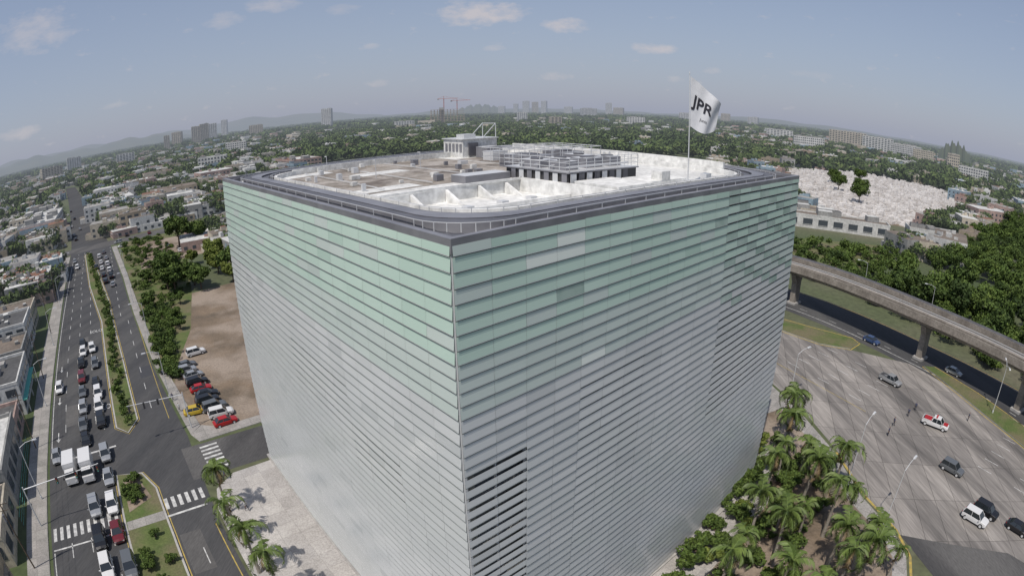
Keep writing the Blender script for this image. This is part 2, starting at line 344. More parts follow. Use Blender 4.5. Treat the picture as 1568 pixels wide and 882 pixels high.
rect(.3,LU-.3,.3,PV0,39.0,'roofw'); rect(.3,LU-.3,PV1,LV-.3,39.0,'roofw'); rect(.3,PU0,PV0,PV1,39.0,'roofw'); rect(PU1,LU-.3,PV0,PV1,39.0,'roofw')
rect(PU0,PU1,PV0,PV1,37.9,'roofc')
for a,bb in(((PU0,PV0),(PU1,PV0)),((PU1,PV0),(PU1,PV1)),((PU1,PV1),(PU0,PV1)),((PU0,PV1),(PU0,PV0))):
    q.face([RL(*a,37.9),RL(*bb,37.9),RL(*bb,39.0),RL(*a,39.0)],'roofc')
rect(20.5,45.5,5,29,39.02,'roofd'); rect(25,40,29.5,43,39.02,'roofd'); rect(21,23.5,5.5,12,39.04,'roofw'); rect(33,36,12,18,39.04,'roofw'); rect(41,44,6,12,39.04,'roofw')
q.obj('roof_deck',parent=tower)
q=MB()
ring(q,.55,1.2,.95,1.4,39.0,39.42,'metald')
ring(q,1.4,4.2,2.1,4.5,39.0,39.62,'metald','metal')
ring(q,2.15,4.5,3.1,4.8,39.0,39.66,'metal','metald')
ring(q,3.2,4.8,3.7,5.0,39.0,39.5,'metald','metal')
ring(q,4.25,5.0,4.55,4.8,39.0,39.55,'roofc')
for off,rad in((1.2,4.0),(3.95,5.0)):
    A=rr(off,rad,9)
    for i in range(len(A)):
        j=(i+1)%len(A); q.beam(RL(*A[i],39.7),RL(*A[j],39.7),.04,'metall')
        L_=math.dist(A[i],A[j]); kk=max(1,int(L_/2.4))
        for t in range(kk):
            u=A[i][0]+(A[j][0]-A[i][0])*t/kk; v=A[i][1]+(A[j][1]-A[i][1])*t/kk; q.beam(RL(u,v,39.2),RL(u,v,39.7),.04,'metall')
q.obj('roof_perimeter_track',parent=tower)
UA=math.atan2(uh.y,uh.x)
q=MB()
def rbox(u0,u1,v0,v1,z0,h,m,mtop=None): 
    c=RL((u0+u1)/2,(v0+v1)/2,z0); q.box(c,(u1-u0,v1-v0,h),m,UA,mtop)
for u0,u1,v0,v1 in((PU0-.25,PU0,PV0-.25,PV1+.25),(PU1,PU1+.25,PV0-.25,PV1+.25),(PU0,PU1,PV0-.25,PV0),(PU0,PU1,PV1,PV1+.25)): rbox(u0,u1,v0,v1,39.0,.2,'roofc')
for v in(8.5,12,15.5,18.6):
    uu=PU1-2.4
    a,c,t_=RL(uu,v,37.91),RL(uu+2.35,v,37.91),RL(uu+2.35,v,38.95); a2,c2,t2=RL(uu,v+.25,37.91),RL(uu+2.35,v+.25,37.91),RL(uu+2.35,v+.25,38.95)
    q.face([a,c,t_],'roofc'); q.face([a2,t2,c2],'roofc'); q.face([a,t_,t2,a2],'roofc')
rbox(11.2,11.5,PV0,PV1,37.91,.45,'roofc')
for v in(7,10.3,13.8,17): rbox(12.3,13,v,v+.7,37.91,.4,'metall')
# mech platform
rbox(11.5,19.6,20.8,30.5,39.0,1.0,'black','metal')
rbox(11.3,19.8,20.6,30.7,40.0,.12,'metal','metall')
rbox(18.6,20.8,15,20.2,39,.7,'metal','metall')
for k in range(9):
    rbox(11.4,11.46,20.9+k*1.08,21.6+k*1.08,39.05,.9,'metall' if k%2==0 else 'metald')
    if k<7: rbox(11.7+k*1.1,12.3+k*1.1,20.66,20.72,39.05,.9,'metall' if k%2 else 'metal')
def rail(pts,z,h=1.1,step=1.1):
    for (a,c),(e,f) in zip(pts,pts[1:]):
        l=math.dist((a,c),(e,f)); n=max(1,int(l/step))
        for t in range(n+1):
            u=a+(e-a)*t/n;v=c+(f-c)*t/n; q.beam(RL(u,v,z),RL(u,v,z+h),.045,'metall')
        for hh in(h,h*.66,h*.33): q.beam(RL(a,c,z+hh),RL(e,f,z+hh),.045,'metall')
rail([(11.3,20.6),(19.8,20.6),(19.8,30.7),(11.3,30.7),(11.3,20.6)],40.12,1.2)
rail([(22,26),(30,26),(30,38),(22,38),(22,26)],39.6,1.6,1.6)
for k in range(5): q.beam(RL(22+k*2,26,41.2),RL(22+k*2,38,41.2),.07,'metall'); q.beam(RL(22,26+k*3,41.2),RL(30,26+k*3,41.2),.07,'metall')
for u,v,w,dd,h in((12.5,21.5,2.2,1.6,.8),(15.8,21.5,2.8,1.8,.7),(12.8,24.6,2,2.4,.9),(16,25,2.8,1.8,.6),(12.8,28,2,1.8,.9),(16,28,3,1.6,.8),(23,27,5,4,1.4),(23,33,4,3,1.6)):
    rbox(u,u+w,v,v+dd,40.12 if u<21 else 39,h,'metal','metall' if u<21 else 'metal')
    c=RL(u+w/2,v+dd/2,(40.12 if u<21 else 39)+h); q.beam(c,(c[0],c[1],c[2]+.12),min(w,dd)*.5,'metald',n=12)
for k in range(4): q.beam(RL(12+k*2,21,40.5),RL(12+k*2,30,40.5),.1,'metall',n=6)
rbox(6.2,11,21,26,39.0,.4,'roofc'); rbox(7,10.4,27,33,39.0,.3,'roofc')
# penthouse
rbox(41,45.6,31.5,37.5,39,2.5,'roofw','roofw'); rbox(41.4,43.2,32,34,41.5,.7,'metall'); rbox(40.8,40.96,32.4,34,39.2,1.8,'metald'); rbox(40.8,45.8,31.3,37.7,41.5,.12,'metall')
for k in range(5): rbox(41.3+k*.85,41.8+k*.85,31.43,31.49,39.8,1.1,'metal')
rbox(37.5,40,33,35.6,39,1.5,'metal','metall'); rbox(34,36,31,33.5,39,1.2,'metall')
for a,c in(((41,35,41.6),(41,37.4,43.6)),((44,35,41.6),(44,37.4,43.6)),((41,37.4,41.6),(41,37.4,43.6)),((44,37.4,41.6),(44,37.4,43.6)),((41,37.4,43.6),(44,37.4,43.6)),((41,34.5,43.2),(44,37.4,43.6))): q.beam(RL(*a),RL(*c),.09,'metall')
rbox(8,44,43.3,43.6,39,1.3,'roofc'); rbox(44,44.3,8,43.6,39,.7,'roofw')
rbox(22,34,39.5,40,39,1.4,'roofc'); rbox(22.5,23,39,39.45,39,1.4,'roofc')
for k in range(40):
    u=random.uniform(21,44);v=random.uniform(6,42); s=random.uniform(.25,.7)
    if 36<u<47 and 30<v<39.5 or 21<u<31 and 25<v<39: continue
    rbox(u,u+s,v,v+s*random.uniform(.7,1.6),39.045,random.uniform(.2,.7),random.choice(['metall','metal','roofw']))
for v in(8,13,19): q.beam(RL(21,v,39.2),RL(43,v+1,39.2),.07,'metall')
for u,v in((30,12),(34,20),(43,12)): q.beam(RL(u,v,39),RL(u,v,41),.05,'metall'); q.beam(RL(u,v,40.9),RL(u+.5,v,40.9),.1,'metall')
rbox(7,8.2,28.6,30,39.31,.8,'roofw'); rbox(5.2,5.9,34,35,39,.8,'metall')
q.obj('roof_equipment',parent=tower)
q=MB(); q.box((*((N+Bc)/2),0),(LU+.6,LV+.6,.3),'kerb',UA); q.obj('plinth',parent=tower)
# flag
fb=RL(5.9,31.5,39.0); flag=empty('flagpole_with_flag')
q=MB(); q.beam(fb,(fb[0],fb[1],49.4),.09,'metall',.05,8); q.beam((fb[0],fb[1],49.35),(fb[0],fb[1],49.6),.1,'metall',.02,8); q.box((fb[0],fb[1],39),(.5,.5,.3),'metall'); q.obj('pole',parent=flag)
fd=Vector((.95,-.1,0)).normalized(); fn=Vector((.1,.95,0))
def FP(a,c):
    a=max(a,0.0)
    top=49.1-2.4*a**1.15; bot=44.4+ (-.6*math.sin(a*math.pi*.9)) -.1*a
    z=top+(bot-top)*c; wv=.34*math.sin(a*5.5+c*2.2)*a+.14*math.sin(a*13+c*5)*a
    return Vector((fb[0],fb[1],0))+fd*(.08+2.95*a-.45*c*a)+fn*wv+Vector((0,0,z))
nu,nv=28,22; vs=[tuple(FP(i/nu,j/nv)) for j in range(nv+1) for i in range(nu+1)]
me=bpy.data.meshes.new('cloth'); me.from_pydata(vs,[],[(j*(nu+1)+i,j*(nu+1)+i+1,(j+1)*(nu+1)+i+1,(j+1)*(nu+1)+i) for j in range(nv) for i in range(nu)]); me.materials.append(mt['flag']); me.polygons.foreach_set('use_smooth',[True]*len(me.polygons))
o=link('cloth',me,parent=flag)
def flagtext(t,size,a0,c0,sx=1,off=.02):
    cu=bpy.data.curves.new('t','FONT'); cu.body=t; cu.size=size; cu.offset=off*size; cu.resolution_u=3; cu.shear=.2
    o=bpy.data.objects.new('tmp',cu); col.objects.link(o); bpy.context.view_layer.update(); me=bpy.data.meshes.new_from_object(o); bpy.data.objects.remove(o)
    bm=bmesh.new(); bm.from_mesh(me); bmesh.ops.triangulate(bm,faces=bm.faces); bmesh.ops.subdivide_edges(bm,edges=bm.edges,cuts=2); 
    for v in bm.verts:
        a=a0+v.co.x*sx/2.95; c=c0-v.co.y/4.0; v.co=FP(a,c)-fn*.05
    bm.to_mesh(me); bm.free(); me.materials.clear(); me.materials.append(mt['ink']); link('lettering',me,parent=flag)
flagtext('JPR',1.45,.07,.56,.95); flagtext('Junta',.36,.34,.76,1,.0)
# ------------------------------------------------------------ foliage
def leafset(centers,radii,per,size,rg=rng,lo=.55):
    n=len(centers); C=np.repeat(centers,per,0); Rr=np.repeat(radii,per,0); k=n*per
    dr=rg.normal(size=(k,3)); dr/=np.linalg.norm(dr,axis=1)[:,None]; rad=lo+(1.06-lo)*rg.random(k)**.6
    p=C+dr*Rr*rad[:,None]
    nrm=dr*.8+rg.normal(size=(k,3))*.55; nrm/=np.linalg.norm(nrm,axis=1)[:,None]
    t=np.cross(nrm,rg.normal(size=(k,3))); t/=np.linalg.norm(t,axis=1)[:,None]; bt=np.cross(nrm,t)
    s=(size*(.6+.8*rg.random(k)))[:,None]
    V=np.stack([p-t*s-bt*s*.55,p+t*s*.9-bt*s*.5,p+t*s*1.1+bt*s*.6,p-t*s*.8+bt*s*.5],1)
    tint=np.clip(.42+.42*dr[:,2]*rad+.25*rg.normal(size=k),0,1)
    return V,tint
def trunk_quads(pts,n=7):
    out=[]
    for (p,r),(p2,r2) in zip(pts,pts[1:]):
        p=np.array(p);p2=np.array(p2)
        for i in range(n):
            a,b_=2*math.pi*i/n,2*math.pi*(i+1)/n
            f=lambda c,rr_,t:c+np.array([rr_*math.cos(t),rr_*math.sin(t),0])
            out.append([f(p,r,a),f(p,r,b_),f(p2,r2,b_),f(p2,r2,a)])
    return np.array(out)
def tree_mesh(name,seed,h,R,leafm='leaf',lobes=14,per=190,size=.3):
    rg=np.random.default_rng(seed); cz=h*.62
    c=[];r=[]
    for i in range(lobes):
        a=rg.random()*6.283; d=R*.72*math.sqrt(rg.random()); z=cz+(rg.random()-.45)*h*.5*(1-.5*d/R)
        c.append((d*math.cos(a),d*math.sin(a),z)); q_=R*rg.uniform(.26,.46); r.append((q_,q_,q_*.75))
    c=np.array(c);r=np.array(r)
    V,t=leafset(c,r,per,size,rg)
    base=h*.3; T=[trunk_quads([((0,0,0),.3),((.1,.05,base),.2)])]
    for i in range(min(7,lobes)):
        m=(np.array([0.1,.05,base])+c[i])/2+np.array([0,0,-.3]); T.append(trunk_quads([((.1,.05,base),.16),(tuple(m),.1),(tuple(c[i]),.04)],5))
    T=np.concatenate(T); A=np.concatenate([V,T]); mi=np.concatenate([np.zeros(len(V)),np.ones(len(T))]); tt=np.concatenate([t,np.ones(len(T))])
    return quads(name,A,[leafm,'trunk'],mi,tt)
TREES=[tree_mesh('tree_a',1,9,4.6),tree_mesh('tree_b',2,11,5,lobes=16),tree_mesh('tree_c',3,7,3.6,lobes=10),tree_mesh('tree_d',4,8,4.2,'leafy',12)]
BUSH=tree_mesh('bush_m',5,2.2,1.6,'leaf',8,110,.16); BUSH2=tree_mesh('bush_y',6,2.0,1.5,'leafy',7,110,.15)
def tree(x,y,k=None,sc=None,name='tree'):
    k=random.randrange(3) if k is None else k
    o=link(name,TREES[k],(x,y,0),random.random()*6.28,sc or random.uniform(.75,1.2))
def forest(name,pos,hr,rr_,lobes,per,size,m):
    n=len(pos); H=rng.uniform(*hr,n); Rd=rng.uniform(*rr_,n)
    a=rng.random((n,lobes))*6.283; d=np.sqrt(rng.random((n,lobes)))*.7*Rd[:,None]
    c=np.stack([pos[:,0,None]+d*np.cos(a),pos[:,1,None]+d*np.sin(a),H[:,None]*(.45+.35*rng.random((n,lobes)))],2).reshape(-1,3)
    q_=(Rd[:,None]*rng.uniform(.35,.55,(n,lobes))).reshape(-1); r=np.stack([q_,q_,np.minimum(q_*.8,np.repeat(H,lobes)*.35)],1)
    sz=np.repeat(np.repeat(Rd,lobes),per)*size
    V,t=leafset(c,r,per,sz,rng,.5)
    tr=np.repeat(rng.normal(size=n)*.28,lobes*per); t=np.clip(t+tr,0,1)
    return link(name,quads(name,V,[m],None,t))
def palm_mesh(seed,h,nf=14):
    rg=random.Random(seed); V=[];mi=[];tn=[]
    lean=(rg.uniform(-.7,.7),rg.uniform(-.7,.7))
    pts=[((lean[0]*(t**2),lean[1]*(t**2),h*t),.2-.08*t+(.05 if t<.1 else 0)) for t in(0,.08,.3,.55,.8,.9)]
    T=trunk_quads(pts,8); V+=list(T); mi+=[1]*len(T); tn+=[1]*len(T)
    tp=Vector((lean[0]*.9,lean[1]*.9,h*.9)); T=trunk_quads([(tuple(tp),.15),((tp.x,tp.y,h),.07)],8); V+=list(T); mi+=[0]*len(T); tn+=[1]*len(T)
    top=Vector((tp.x,tp.y,h))
    for i in range(nf):
        az=i*2.399+rg.uniform(-.4,.4); up=rg.uniform(.2,1.3) if i<nf-3 else rg.uniform(-.6,.0); Lf=rg.uniform(2.4,3.9)
        fm=2 if i==nf-1 else 0
        hd=Vector((math.cos(az),math.sin(az),0)); side=Vector((-math.sin(az),math.cos(az),0)); prev=top.copy(); an=up; K=11
        tw=rg.uniform(-.3,.3); bt=rg.uniform(-.35,.3)
        for k in range(K):
            st=Lf/K; an-=.13+.02*k; p=prev+(hd*math.cos(an)+Vector((0,0,1))*math.sin(an))*st
            V.append([prev-side*.03,prev+side*.03,p+side*.02,p-side*.02]); mi.append(fm); tn.append(.9)
            ll=.85*math.sin(math.pi*min(1,(k+1.5)/(K+1)))**.6 if k<K-1 else .3
            for sd in(-1,1):
                for e in range(2):
                    if rg.random()<.08: continue
                    q0=prev.lerp(p,e*.5+.1); ou=(side*sd*1+ (p-prev).normalized()*rg.uniform(.5,.9)+Vector((0,0,-.15-.4*rg.random()+tw*sd))).normalized()*ll*rg.uniform(.8,1.1)
                    w=(p-prev).normalized()*.075
                    V.append([q0-w,q0+w,q0+ou*.6+w*.8+Vector((0,0,.05)),q0+ou-Vector((0,0,.12))]); mi.append(fm); tn.append(min(1,max(0,.65+bt+rg.uniform(-.3,.3))))
            prev=p
    return quads('palm_tree_mesh',np.array([[tuple(x) for x in f] for f in V]),['palm','ptrunk','palmd'],np.array(mi),np.array(tn))
PALMS=[palm_mesh(11,6.6),palm_mesh(12,7.4,12),palm_mesh(13,5.4,11),palm_mesh(14,6.9,15),palm_mesh(15,6.1,10)]
def palm(x,y,sc=1): link('palm_tree',PALMS[random.randrange(5)],(x,y,.13),random.random()*6.28,sc)
for s,n in((61,5.6),(54.5,5.6),(48.5,5.3),(43,6),(37,6),(30,6)): palm(*P(s,n),1.05)
for x,y in((40,63),(39,56),(41,50),(36,49),(36,43.5),(40.5,44),(31,46),(26,44),(29,40),(35,38),(39,38.5),(23,39),(20,35),(27,34.5),(33,33),(37,33),(16,31),(22,29),(42,68),(35,55),(31,51),(12,27),(25,23),(33,27),(38,60),(33,43),(29,31),(19,26),(41,33)):
    palm(x+random.uniform(-.8,.8),y+random.uniform(-.8,.8),random.uniform(.8,1.2))
for k in range(125):
    t=random.random(); p=Vector((12,28)).lerp(Vector((40,64)),t)+Vector((.68,-.73))*random.uniform(-4,9)
    link('shrub',random.choice([BUSH,BUSH,BUSH,BUSH2]),(p.x,p.y,.1),random.random()*6,random.uniform(.3,1.1))
hp=[]
for s in np.arange(94,272,1.5):
    n=-5.2-(max(0,s-160)*.065)
    if random.random()<.88: hp.append(P(s+random.uniform(-.6,.6),n+random.uniform(-.8,.8)))
forest('median_hedge',np.array(hp),(.8,2.3),(.6,1.5),4,34,.14,'leaf')
hp=[P(random.uniform(70,76),random.uniform(-7.8,-5.4)) for _ in range(12)]+[P(random.uniform(50,62),random.uniform(-8,-4)) for _ in range(9)]
for p in hp: link('shrub',BUSH,(*p,.12),random.random()*6,random.uniform(.35,.7))
for x,y,k,sc in((-137,200,1,1.35),(-131,205,0,1.2),(-105,143,1,1.2),(-100,140,0,1.1),(-110,150,0,1),(-97,147,2,1.1),(-92,143,0,.9),(-116,158,0,.8),(-105,176,3,1.1),(-99,166,3,1.0),(-95,160,3,.9),(-88,158,0,1.1),(-84,150,3,.9),(-120,150,2,.7),(-101,126,2,.7),(-113,172,3,.7),(-92,130,2,.55),(-86,118,2,.5),(-80,111,2,.45)): tree(x,y,k,sc)
bl=[]
for _ in range(230):
    s=random.uniform(106,282); w=min(14,(s-104)*.16+1.2); bl.append(P(s,5.5+random.random()*w if s<170 else 5+random.random()*22))
forest('roadside_bushes',np.array(bl),(1.0,2.8),(1.0,2.4),5,60,.1,'leaf')
def inpoly(x,y,pg):
    c=False;j=len(pg)-1
    for i in range(len(pg)):
        if (pg[i][1]>y)!=(pg[j][1]>y) and x<(pg[j][0]-pg[i][0])*(y-pg[i][1])/(pg[j][1]-pg[i][1])+pg[i][0]: c=not c
        j=i
    return c
def fill(pg,n):
    xs=[p[0] for p in pg];ys=[p[1] for p in pg];o=[]
    while len(o)<n:
        x,y=random.uniform(min(xs),max(xs)),random.uniform(min(ys),max(ys))
        if inpoly(x,y,pg): o.append((x,y))
    return np.array(o)
fp=[(118,148),(110,122),(112,98),(118,70),(122,40),(190,40),(360,160),(440,290),(350,285),(290,248),(230,203),(185,172),(150,160)]
forest('forest',fill(fp,600),(6,12),(3.2,6),8,110,.075,'leaf')
forest('forest_undergrowth',fill([(88,150),(97,120),(101,97),(107,64),(114,25),(135,20),(135,100),(120,150)],300),(1.5,5),(1.5,3.4),5,60,.09,'leaf')
patch('grass_field',[(92,205),(150,192),(150,176),(112,150),(95,150)],.02,'grass')
forest('field_bushes',fill([(80,190),(150,190),(150,165),(112,150),(88,150)],90),(1.5,4.5),(1.5,3.8),5,50,.1,'leaf')
# ------------------------------------------------------------ buildings
def building(name,x,y,w,d,h,rot,st,wall='h_white',roof='r_grey',bay=3.5,win=True):
    q=MB(); q.box((x,y,0),(w,d,h),wall,rot,roof); ca,sa=math.cos(rot),math.sin(rot)
    T=lambda a,b_,z:(x+a*ca-b_*sa,y+a*sa+b_*ca,z)
    pt=.3
    for cx,cy,sx,sy in((0,-d/2+pt/2,w+.3,pt+.1),(0,d/2-pt/2,w+.3,pt+.1),(-w/2+pt/2,0,pt+.1,d-pt*2),(w/2-pt/2,0,pt+.1,d-pt*2)):
        c=T(cx,cy,h+.003); q.box(c,(sx,sy,.6),wall,rot)
    if win:
        sh=h/st
        for k in range(st):
            z=k*sh+sh*.32; wh=sh*.45
            for ax,len_,off in(('x',w,d/2),('y',d,w/2)):
                nb=max(1,int(len_/bay)); ww=len_/nb*.62
                for i in range(nb):
                    c=(i+.5)*len_/nb-len_/2
                    for sg in(-1,1):
                        if ax=='x': q.box(T(c,sg*off,z),(ww,.12,wh),'hwin',rot); q.box(T(c,sg*(off+.08),z-.15),(ww+.3,.3,.12),wall,rot)
                        else: q.box(T(sg*off,c,z),(.12,ww,wh),'hwin',rot)
        if st>6:
            for k in range(1,st): q.box((x,y,k*sh-.15),(w+.8,d+.8,.3),wall,rot)
    for _ in range(6 if w<60 else 9):
        a,b_=random.uniform(-.38,.38)*w,random.uniform(-.35,.35)*d; s=random.uniform(.04,.12)*min(w,60); q.box(T(a,b_,h+.02),(s*1.5,s,min(3,s*.6)),'h_grey',rot+random.choice([0,.2]),random.choice(['r_white','r_grey','r_dark']))
    return q.obj(name)
AR=AV
for nm,s,n,w,d,h,st,wl,rf in(('commercial_building',47,-33,22,13,6,2,'h_tan','r_brown'),('shop_building',70,-34,13,13,4.5,1,'h_cream','r_dark'),('warehouse_building',88,-37,20,19,6,1,'h_grey','r_white'),('shop_building',104,-33,8,10,4,1,'h_pink','r_dark'),('shop_building',120,-34,18,13,6.5,2,'h_white','r_dark'),('house_building',140,-36,14,14,6,2,'h_grey','r_brown'),('arcade_building',158,-37,16,14,7.5,2,'h_white','r_dark'),('shop_building',176,-38,14,15,6,2,'h_cream','r_brown'),('house_building',128,-56,16,14,7,2,'h_cream','r_dark'),('house_building',160,-60,14,16,8,2,'h_blue','r_brown'),('house_building',190,-62,20,14,8,2,'h_white','r_grey'),('house_building',105,-60,16,14,5,1,'h_white','r_rust')):
    x,y=P(s,n); building(nm,x,y,w,d,h,AR,st,wl,rf)
x,y=P(120,-27.2); q=MB(); q.box((x,y,2.9),(17.8,1.6,.25),'green_wall',AR)
for a in(-8,0,8): q.box((x+a*math.cos(AR)+.55*math.sin(AR),y+a*math.sin(AR)-.55*math.cos(AR),0),(.25,.25,2.9),'h_white',AR)
q.obj('green_shop_awning')
q=MB()
for s in np.arange(72,100,2.5): q.beam((*P(s,-26.2),0),(*P(s,-26.2),1.9),.06,'metald')
for s in np.arange(72,97,2.5):
    for z in(.3,1.0,1.8): q.beam((*P(s,-26.2),z),(*P(s+2.5,-26.2),z),.04,'green_wall')
q.obj('metal_fence')
for nm,s,n,w,d,h,st,wl,rf in(('white_office_block',322,-92,46,36,18,5,'h_white','r_grey'),('long_white_building',395,-48,74,24,11,3,'h_white','r_white'),('commercial_building',340,-50,30,16,7,2,'h_grey','r_brown'),('apartment_building',236,-66,24,14,9,3,'h_grey','r_dark'),('warehouse_building',470,-60,60,30,9,2,'h_cream','r_white'),('brick_building',318,14,13,16,10,3,'h_tan','r_brown'),('shop_building',345,20,24,18,6,2,'h_white','r_brown'),('shop_building',375,24,26,20,7,2,'h_cream','r_grey'),('shop_building',330,60,30,18,6,2,'h_white','r_grey'),('house_building',250,55,20,14,6,2,'h_white','r_grey'),('warehouse_building',330,110,50,26,8,1,'h_white','r_white'),('blue_building',430,5,24,20,8,2,'h_blue','r_white'),('pink_building',520,190,50,30,10,3,'h_pink','r_rust')):
    x,y=P(s,n); building(nm,x,y,w,d,h,AR,st,wl,rf)
def at(az,D): a=R_(az); return (D*math.sin(a),D*math.cos(a))
building('long_white_building',143,222,58,11,5.5,math.atan2(-21,40),1,'h_white','r_brown',7)
building('white_building',196,206,26,12,5,math.atan2(-21,40),1,'h_white','r_brown',6)
building('white_building',120,250,60,14,6,math.atan2(-21,40),1,'h_cream','r_brown',7)
SK=[('apartment_tower',-34.6,2450,26,20,58,18,'h_cream'),('apartment_tower',-33.5,2500,46,22,66,20,'h_cream'),('apartment_tower',-31.6,2500,36,24,78,24,'h_cream'),('apartment_tower',-30.7,2500,40,24,84,25,'h_cream'),('apartment_tower',-29.8,2500,36,24,80,24,'h_white'),('apartment_tower',-28.6,3600,38,24,108,28,'h_white'),('apartment_building',-25.4,2600,64,24,50,14,'h_cream'),('water_tower_building',-18.2,2650,46,34,92,16,'h_white'),
('apartment_tower',.6,5200,40,30,100,28,'h_white'),('apartment_tower',1.6,5200,60,30,125,30,'h_white'),('apartment_tower',2.5,5200,60,30,115,30,'h_cream'),('apartment_tower',3.4,5200,50,30,125,30,'h_white'),('apartment_tower',-.8,5200,60,30,80,20,'h_white'),('apartment_building',5.8,4800,70,30,70,16,'h_white'),('apartment_building',7.8,3200,90,30,55,12,'h_white'),('apartment_tower',9.8,4500,50,30,105,22,'h_white'),('apartment_building',10.8,4500,80,30,70,16,'h_cream'),('apartment_building',1.2,2300,40,20,34,8,'h_white'),('apartment_building',4.5,1500,30,16,26,7,'h_cream'),
('apartment_building',17.4,3000,60,26,50,12,'h_white'),('apartment_building',21.5,3600,60,30,64,14,'h_cream'),('apartment_building',24.3,3300,60,30,56,12,'h_white'),('hospital_building',34.0,1650,110,34,40,8,'h_cream'),('hospital_building',37.2,1500,84,30,36,8,'h_white'),('apartment_building',40.2,1350,74,24,30,7,'h_white'),('apartment_building',42.0,1300,50,24,26,6,'h_cream'),('church_building',45.2,1150,26,20,32,6,'h_cream'),('apartment_building',-44.5,1900,50,24,40,11,'h_white'),('apartment_building',-47,1500,60,24,30,8,'h_cream'),('apartment_building',-39,1500,50,20,26,7,'h_white'),('apartment_building',-27.5,1000,36,18,22,6,'h_white'),('apartment_building',-30,700,36,18,16,4,'h_white'),('apartment_building',47.5,900,50,20,20,5,'h_white'),('apartment_building',30.0,1100,60,22,22,5,'h_white'),('apartment_building',27,1500,70,24,24,6,'h_white'),('apartment_building',12.5,1900,60,22,26,6,'h_white'),('apartment_building',-10.5,1800,60,22,20,5,'h_white')]
for nm,az,D,w,d,h,st,wl in SK:
    x,y=at(az,D); building(nm,x,y,w,d,h,-R_(az)+random.uniform(-.35,.35),st,wl,'r_white',8 if D>1400 else 4)
x,y=at(-6.2,2050); q=MB()
for k in range(9):
    q.box((x,y,k*6+4),(125-8*(k>5),40,1.0),'h_tan',R_(6))
for i in range(11):
    for j in(-18,18): a=-58+i*11.6; q.box((x+a*math.cos(R_(6))-j*math.sin(R_(6)),y+a*math.sin(R_(6))+j*math.cos(R_(6)),0),(2.2,2.2,52 if i<9 else 30),'h_tan',R_(6))
q.box((x-20,y,0),(18,20,60),'h_grey',R_(6)); q.box((x-70,y-40,0),(60,30,16),'h_cream',R_(6)); q.obj('building_under_construction')
for dx,hh in((-12,92),(35,84)):
    q=MB()
    for a,c in((-1,-1),(1,-1),(1,1),(-1,1)): q.beam((x+dx+a,y+c,0),(x+dx+a,y+c,hh),.7,'crane')
    for z in range(0,hh,5): q.beam((x+dx-1,y-1,z),(x+dx+1,y-1,z+5),.5,'crane')
    q.beam((x+dx-22,y,hh),(x+dx+48,y-10,hh),1.4,'crane'); q.beam((x+dx-22,y,hh),(x+dx,y,hh+9),.6,'crane'); q.beam((x+dx+40,y-9,hh),(x+dx,y,hh+9),.5,'crane'); q.box((x+dx-20,y,hh-4),(6,3,4),'h_grey'); q.beam((x+dx,y,hh),(x+dx,y,hh+9),1,'crane'); q.obj('tower_crane')
# ------------------------------------------------------------ city houses & trees masses
cem=[(262,492),(370,520),(420,430),(345,318),(240,255),(205,232),(160,258),(165,330)]
def blocked(x,y):
    s=-.662*x+.75*y; n=.75*x+.662*y
    if s<310 and -27<n<45: return True
    if 270<s<312 and -200<n<270: return True
    if 300<s<900 and abs(n+ (17+ (s-310)*.07))<14: return True
    if s<330 and n<0 and n>-120 and s<200 : return True
    if x>-30 and x<150 and y<215: return True
    if 110<x<215 and 185<y<262: return True
    if inpoly(x,y,fp) : return True
    if inpoly(x,y,cem): return True
    return False
walls=['h_white','h_white','h_white','h_cream','h_pink','h_blue','h_tan','h_grey','h_cream']; roofs=['r_white','r_white','r_grey','r_grey','r_brown','r_brown','r_rust','r_dark','r_white']
q=MB(); cnt=0; tries=0
while cnt<2600 and tries<30000:
    tries+=1
    az=random.uniform(-56,56); D=170*math.exp(random.random()*3.1)
    if -20<az<20 and (D<650 or random.random()<.7): continue
    if 20<=az and random.random()<.35: continue
    x,y=at(az,D)
    if blocked(x,y): continue
    sc=1+D/3500; w,d,h=random.uniform(9,18)*sc,random.uniform(8,14)*sc,random.choice([3.2,3.5,4,6.5,6.8,7.5,9.5])*(1+D/6000)
    if random.random()<.1: w*=2;d*=1.6
    rot=AR+random.choice([0,math.pi/2])+random.uniform(-.15,.15) if az<0 else random.uniform(0,3)
    wl=random.choice(walls); q.box((x,y,0),(w,d,h),wl,rot,random.choice(roofs)); cnt+=1
    if D<1300:
        ca,sa=math.cos(rot),math.sin(rot)
        for k in range(int(h//3)):
            for i in range(int(w//3.5)):
                a=(i+.5)*w/int(w//3.5)-w/2
                for sg in(-1,1): q.box((x+a*ca-sg*d/2*sa,y+a*sa+sg*d/2*ca,k*3+1),(1.5,.14,1.3),'hwin',rot)
            for sg in(-1,1):
                for a in(-.22,.22): q.box((x+sg*w/2*ca-a*d*sa,y+sg*w/2*sa+a*d*ca,k*3+1),(.14,1.6,1.3),'hwin',rot)
        for _ in range(3): a,c_=random.uniform(-.35,.35)*w,random.uniform(-.35,.35)*d; q.box((x+a*ca-c_*sa,y+a*sa+c_*ca,h+.01),(random.uniform(1,3),random.uniform(1,3),random.uniform(.5,1.8)),wl,rot,random.choice(roofs))
        if random.random()<.4: q.box((x+(w*.5+2)*ca,y+(w*.5+2)*sa,0),(3.9,d*.7,2.8),wl,rot,random.choice(roofs))
q.obj('distant_city_houses')
def scatter(n,d0,d1,f):
    o=[]
    while len(o)<n:
        az=random.uniform(-57,57); D=d0*math.exp(random.random()*math.log(d1/d0)); x,y=at(az,D)
        if blocked(x,y) or not f(az,D): continue
        o.append((x,y))
    return np.array(o)
forest('distant_trees',scatter(2000,170,620,lambda a,D:abs(a)>20 and (a>0 or random.random()<.75)),(5,11),(3,6),6,34,.12,'fleaf')
